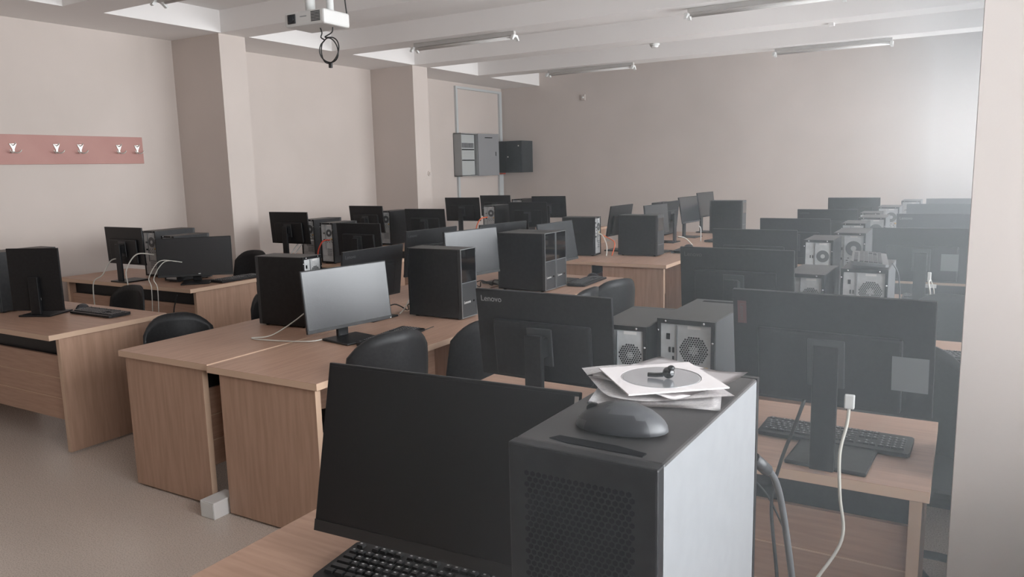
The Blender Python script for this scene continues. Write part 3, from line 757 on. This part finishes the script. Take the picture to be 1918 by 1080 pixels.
cable([(-5.02, 5.55, 1.16), (-5.05, 5.50, 1.10), (-5.09, 5.47, .98)], .005, 'white', 'white wire standing above the back of the pale screen') if False else None
cable([(-6.24, 7.25, 1.02), (-6.20, 7.18, 1.00), (-6.18, 7.12, .90)], .008, 'red', 'red cable on the fourth left desk tower')
cable([(-5.50, 8.70, 1.02), (-5.56, 8.62, 1.0), (-5.60, 8.58, .90), (-5.62, 8.58, .77)], .008, 'orange', 'orange and white cable right of the monitor on its stand')
cable([(-5.15, 2.36, .70), (-5.30, 2.34, .60), (-5.22, 2.36, .45), (-5.28, 2.36, .30), (-5.20, 2.34, .12), (-5.25, 2.30, .02)], .006, 'cable', 'dark cable dangling under the desk at the left edge')
cable([(-5.50, 3.94, .70), (-5.55, 3.93, .55), (-5.48, 3.92, .40), (-5.58, 3.93, .25)], .005, 'cable', 'dark cable dangling under the second left desk')
# white floor box between the two near desks
fbx = thing('power_socket_box', (-3.105, 2.31, 0)); tag(fbx, 'white socket box on the floor between the two near island desks', 'socket')
MB().box(-.05, .05, -.03, .12, 0, .085, 0, bev=.003).build('box_body', 'drop', fbx)
MB().box(-.045, .045, -.0315, -.029, .006, .078).build('cover_plate', 'white', fbx)
fb2 = thing('power_socket_box', (-5.35, 2.20, 0)); tag(fb2, 'white socket box on the floor under the desk at the left edge', 'socket')
MB().box(-.09, .09, -.03, .03, 0, .05, 0, bev=.003).build('box_body', 'drop', fb2)

# ---------------------------------------------------------------- wall fittings
cr = thing('coat_rack', (XL+.001, 4.05, 1.93)); tag(cr, 'long pink coat rack with metal hooks on the left wall', 'coat rack')
MB().box(0, .022, -1.25, 1.06, -.135, .135, 0, bev=.002).build('board', 'pink', cr)
for y in (-.60, -.23, -.03+.22-.03, .39, .79, .99):
    if y == -.60: y = -.75
    h = MB()
    h.prism([(y-.032, .052), (y+.032, .052), (y+.008, .0), (y+.010, -.03), (y-.010, -.03), (y-.008, 0)], .022, .030, 0, 'yz')
    h.tube([(.026, y, -.02), (.05, y-.02, -.032), (.065, y-.042, -.02), (.066, y-.05, -.004)], .005, 8, 4).tube([(.026, y, -.02), (.05, y+.02, -.032), (.065, y+.042, -.02), (.066, y+.05, -.004)], .005, 8, 4)
    h.tube([(.028, y, .035), (.06, y, .045), (.075, y, .06)], .005, 8, 4)
    h.build('coat_hook', 'hook', cr)
ec = thing('electrical_cabinet', (XL+.001, 11.10, 1.90)); tag(ec, 'open light grey electrical cabinet on the left wall in the far corner', 'cabinet')
t_ = .012
e = MB().box(0, .16, -.25, -.25+t_, -.36, .36).box(0, .16, .25-t_, .25, -.36, .36).box(0, .16, -.25, .25, .36-t_, .36).box(0, .16, -.25, .25, -.36, -.36+t_).box(0, .01, -.25, .25, -.36, .36)
e.build('cabinet_body', 'cabgrey', ec)
bp_ = MB().box(.10, .112, -.22, .22, -.34, .34, 0)
for z in (.09, -.09): bp_.box(.112, .122, -.20, .20, z-.008, z+.008, 1)
for k in range(10): bp_.box(.112, .120, -.18+.038*k, -.152+.038*k, .12, .20, 2)
bp_.build('breaker_board', ['breaker', 'hole', 'palemetal'], ec)
dm = Matrix.Translation((.16, .25, 0)) @ Matrix.Rotation(R(-14), 4, 'Z')
dr = MB().box(0, .018, 0, .50, -.36, .36, 0, bev=.003, mx=dm).build('cabinet_door', 'cabdoor', ec)
MB().box(-.0, .024, .41, .43, -.02, .05, 0, mx=dm).build('door_latch', 'panel', dr)
MB().box(.0, .021, .16, .34, .285, .300, 0, mx=dm).build('door_label', 'hole', dr)
nc = thing('network_cabinet', (-7.17, YB-.001, 1.86)); tag(nc, 'dark two-door network cabinet hanging in the far left corner', 'cabinet')
MB().box(-.31, .31, -.40, 0, -.28, .28, 0, bev=.004).build('cabinet_body', 'netcab', nc)
for s in (-1, 1):
    d = MB().box(min(0, s*.305)+.003, max(0, s*.305)-.003, -.412, -.40, -.27, .27, 0, bev=.002).build('cabinet_door', 'netcab', nc)
    MB().cyl((s*.25, -.414, .19), .012, .006, 'y', 12).build('door_lock', 'sticker', d)
MB().cyl((.03, -.415, .0), .012, .008, 'y', 12).build('door_lock', 'sticker', nc)
MB().box(-.30, -.12, -.36, -.26, -.305, -.282).build('cable_bundle', 'red', nc)
def duct(x0, x1, y0, y1, z0, z1, label):
    return tag(MB().box(x0, x1, y0, y1, z0, z1, 0, bev=.003).build('cable_duct', 'trunk'), label, 'cable duct', 'cable ducts on the left wall')
duct(XL, XL+.04, 10.92, 10.97, .0, 1.54, 'white duct running down below the electrical cabinet')
duct(XL, XL+.04, 10.92, 10.97, 2.26, 3.00, 'white duct rising from the electrical cabinet')
duct(XL, XL+.04, 10.92, 12.40, 3.00, 3.04, 'white duct running level under the beam')
duct(XL, XL+.04, 12.32, 12.40, 2.14, 3.00, 'white duct rising above the network cabinet')
duct(XL, XL+.04, 12.26, 12.40, .0, 1.55, 'wide white duct running down below the network cabinet')
th = MB().cyl((XL+.765, 9.13-.02, 1.61), .035, .02, 'x', 20).cyl((XL+.78, 9.11, 1.61), .02, .014, 'x', 20).build('wall_socket', 'wall'); th.location = (0, 0, 0)
tag(th, 'small round cream socket on the side of the second pier', 'socket')
bs = thing('wall_sensor', (-5.83, YB-.002, 2.84)); tag(bs, 'small pale sensor high on the back wall', 'sensor')
MB().box(-.04, .04, -.03, 0, -.05, .05, 0, bev=.01).build('sensor_body', 'wall', bs); MB().ball((0, -.03, 0), .018).build('sensor_dome', 'white', bs)
sd = thing('smoke_detector', (-3.36, 9.20, ZS)); tag(sd, 'white smoke detector on the ceiling beam', 'smoke detector')
MB().cyl((0, 0, -.012), .06, .022, 'z', 28).build('detector_base', 'white', sd)
MB().cyl((0, 0, -.036), .035, .026, 'z', 24, r2=.052).build('detector_head', 'white', sd)
s2_ = MB().box(-.03, .03, -.03, .03, -.03, 0, 0, bev=.006).build('ceiling_box', 'ceil'); s2_.location = (-1.35, 9.35, ZC if False else ZS); s2_.location.y = 9.10; tag(s2_, 'small pale box fixed under the ceiling beam', 'ceiling box')

# ---------------------------------------------------------------- unlit fluorescent lights
def light(x0, x1, y, z, label):
    L = x1-x0; t = thing('fluorescent_light', ((x0+x1)/2, y, z)); tag(t, label, 'light', 'unlit tube lights on the ceiling')
    MB().box(-L/2, L/2, -.022, .022, -.045, 0, 0, bev=.004).build('light_housing', 'fixture', t)
    for s in (-1, 1):
        MB().cyl((0, s*.032, -.066), .012, L-.06, 'x', 12).build('tube', 'tube', t)
        MB().prism([(-.075, -.09), (-.06, -.10), (-.03, -.075), (0, -.06), (.03, -.075), (.06, -.10), (.075, -.09), (.04, -.04), (-.04, -.04)], s*(L/2)-.02, s*(L/2)+.01, 0, 'yz').build('lamp_holder', 'white', t)
    return t
light(-5.60, -4.26, 7.39, ZS, 'unlit twin tube light on the beam behind the projector')
light(-5.56, -4.19, 10.63, ZS, 'unlit twin tube light in the middle near the back wall')
light(-2.37, -1.00, 7.39, ZS, 'unlit twin tube light at the top edge, right of the centre')
light(-2.25, -.88, 10.63, ZS, 'unlit twin tube light at the right near the back wall')
light(-5.68, -4.35, 4.15, ZS, 'unlit twin tube light cut by the top edge, left of the projector')

# ---------------------------------------------------------------- projector
pj = thing('projector', (-3.44, 3.585, 2.515), R(2)); tag(pj, 'white ceiling projector with a looped black cable', 'projector')
MB().box(-.155, .155, -.115, .115, .0, .085, 0, bev=.012).build('projector_body', 'proj', pj)
ln = MB().box(-.125, -.065, -.122, -.11, .018, .072, 0, bev=.003).build('lens_surround', 'panel', pj)
MB().cyl((-.095, -.124, .045), .022, .006, 'y', 24).build('lens', 'lens', ln)
vm = MB()
for k in range(7):
    vm.box(.055, .125, -.1165, -.1145, .018+.0085*k, .0235+.0085*k)
vm.build('vent_grille', 'panel', pj)
MB().box(-.03, .02, -.1162, -.115, .050, .056).build('maker_plate', 'frame', pj)
MB().cyl((-.05, 0, .29), .030, .40, 'z', 20).box(-.10, 0, -.05, .05, .083, .10).build('mount_pole', 'white', pj)
MB().cyl((.07, .04, .29), .022, .40, 'z', 16).build('mount_pole', 'white', pj)
lp = [(.02, 0, -.0), (.03, .0, -.03), (.02, 0, -.055)]
ring = [(.080+(.066+.007*(a > 480))*math.cos(R(a)), .012*math.sin(R(a*1.5)), -.135+(.070+.007*(a > 480))*math.sin(R(a))) for a in range(120, 120+720, 24)]
lp += ring + [(.05, .0, -.055), (.09, .02, -.03), (.10, .02, 0)]
MB().tube(lp, .0038, 8, 3).build('cable_loop', 'cable', pj)
MB().box(.074, .092, -.008, .008, -.238, -.205).build('cable_tie', 'cable', pj)
MB().tube([(.145, .10, .085), (.135, .10, .20), (.13, .10, .5)], .004, 8, 4).build('power_lead', 'cable', pj)
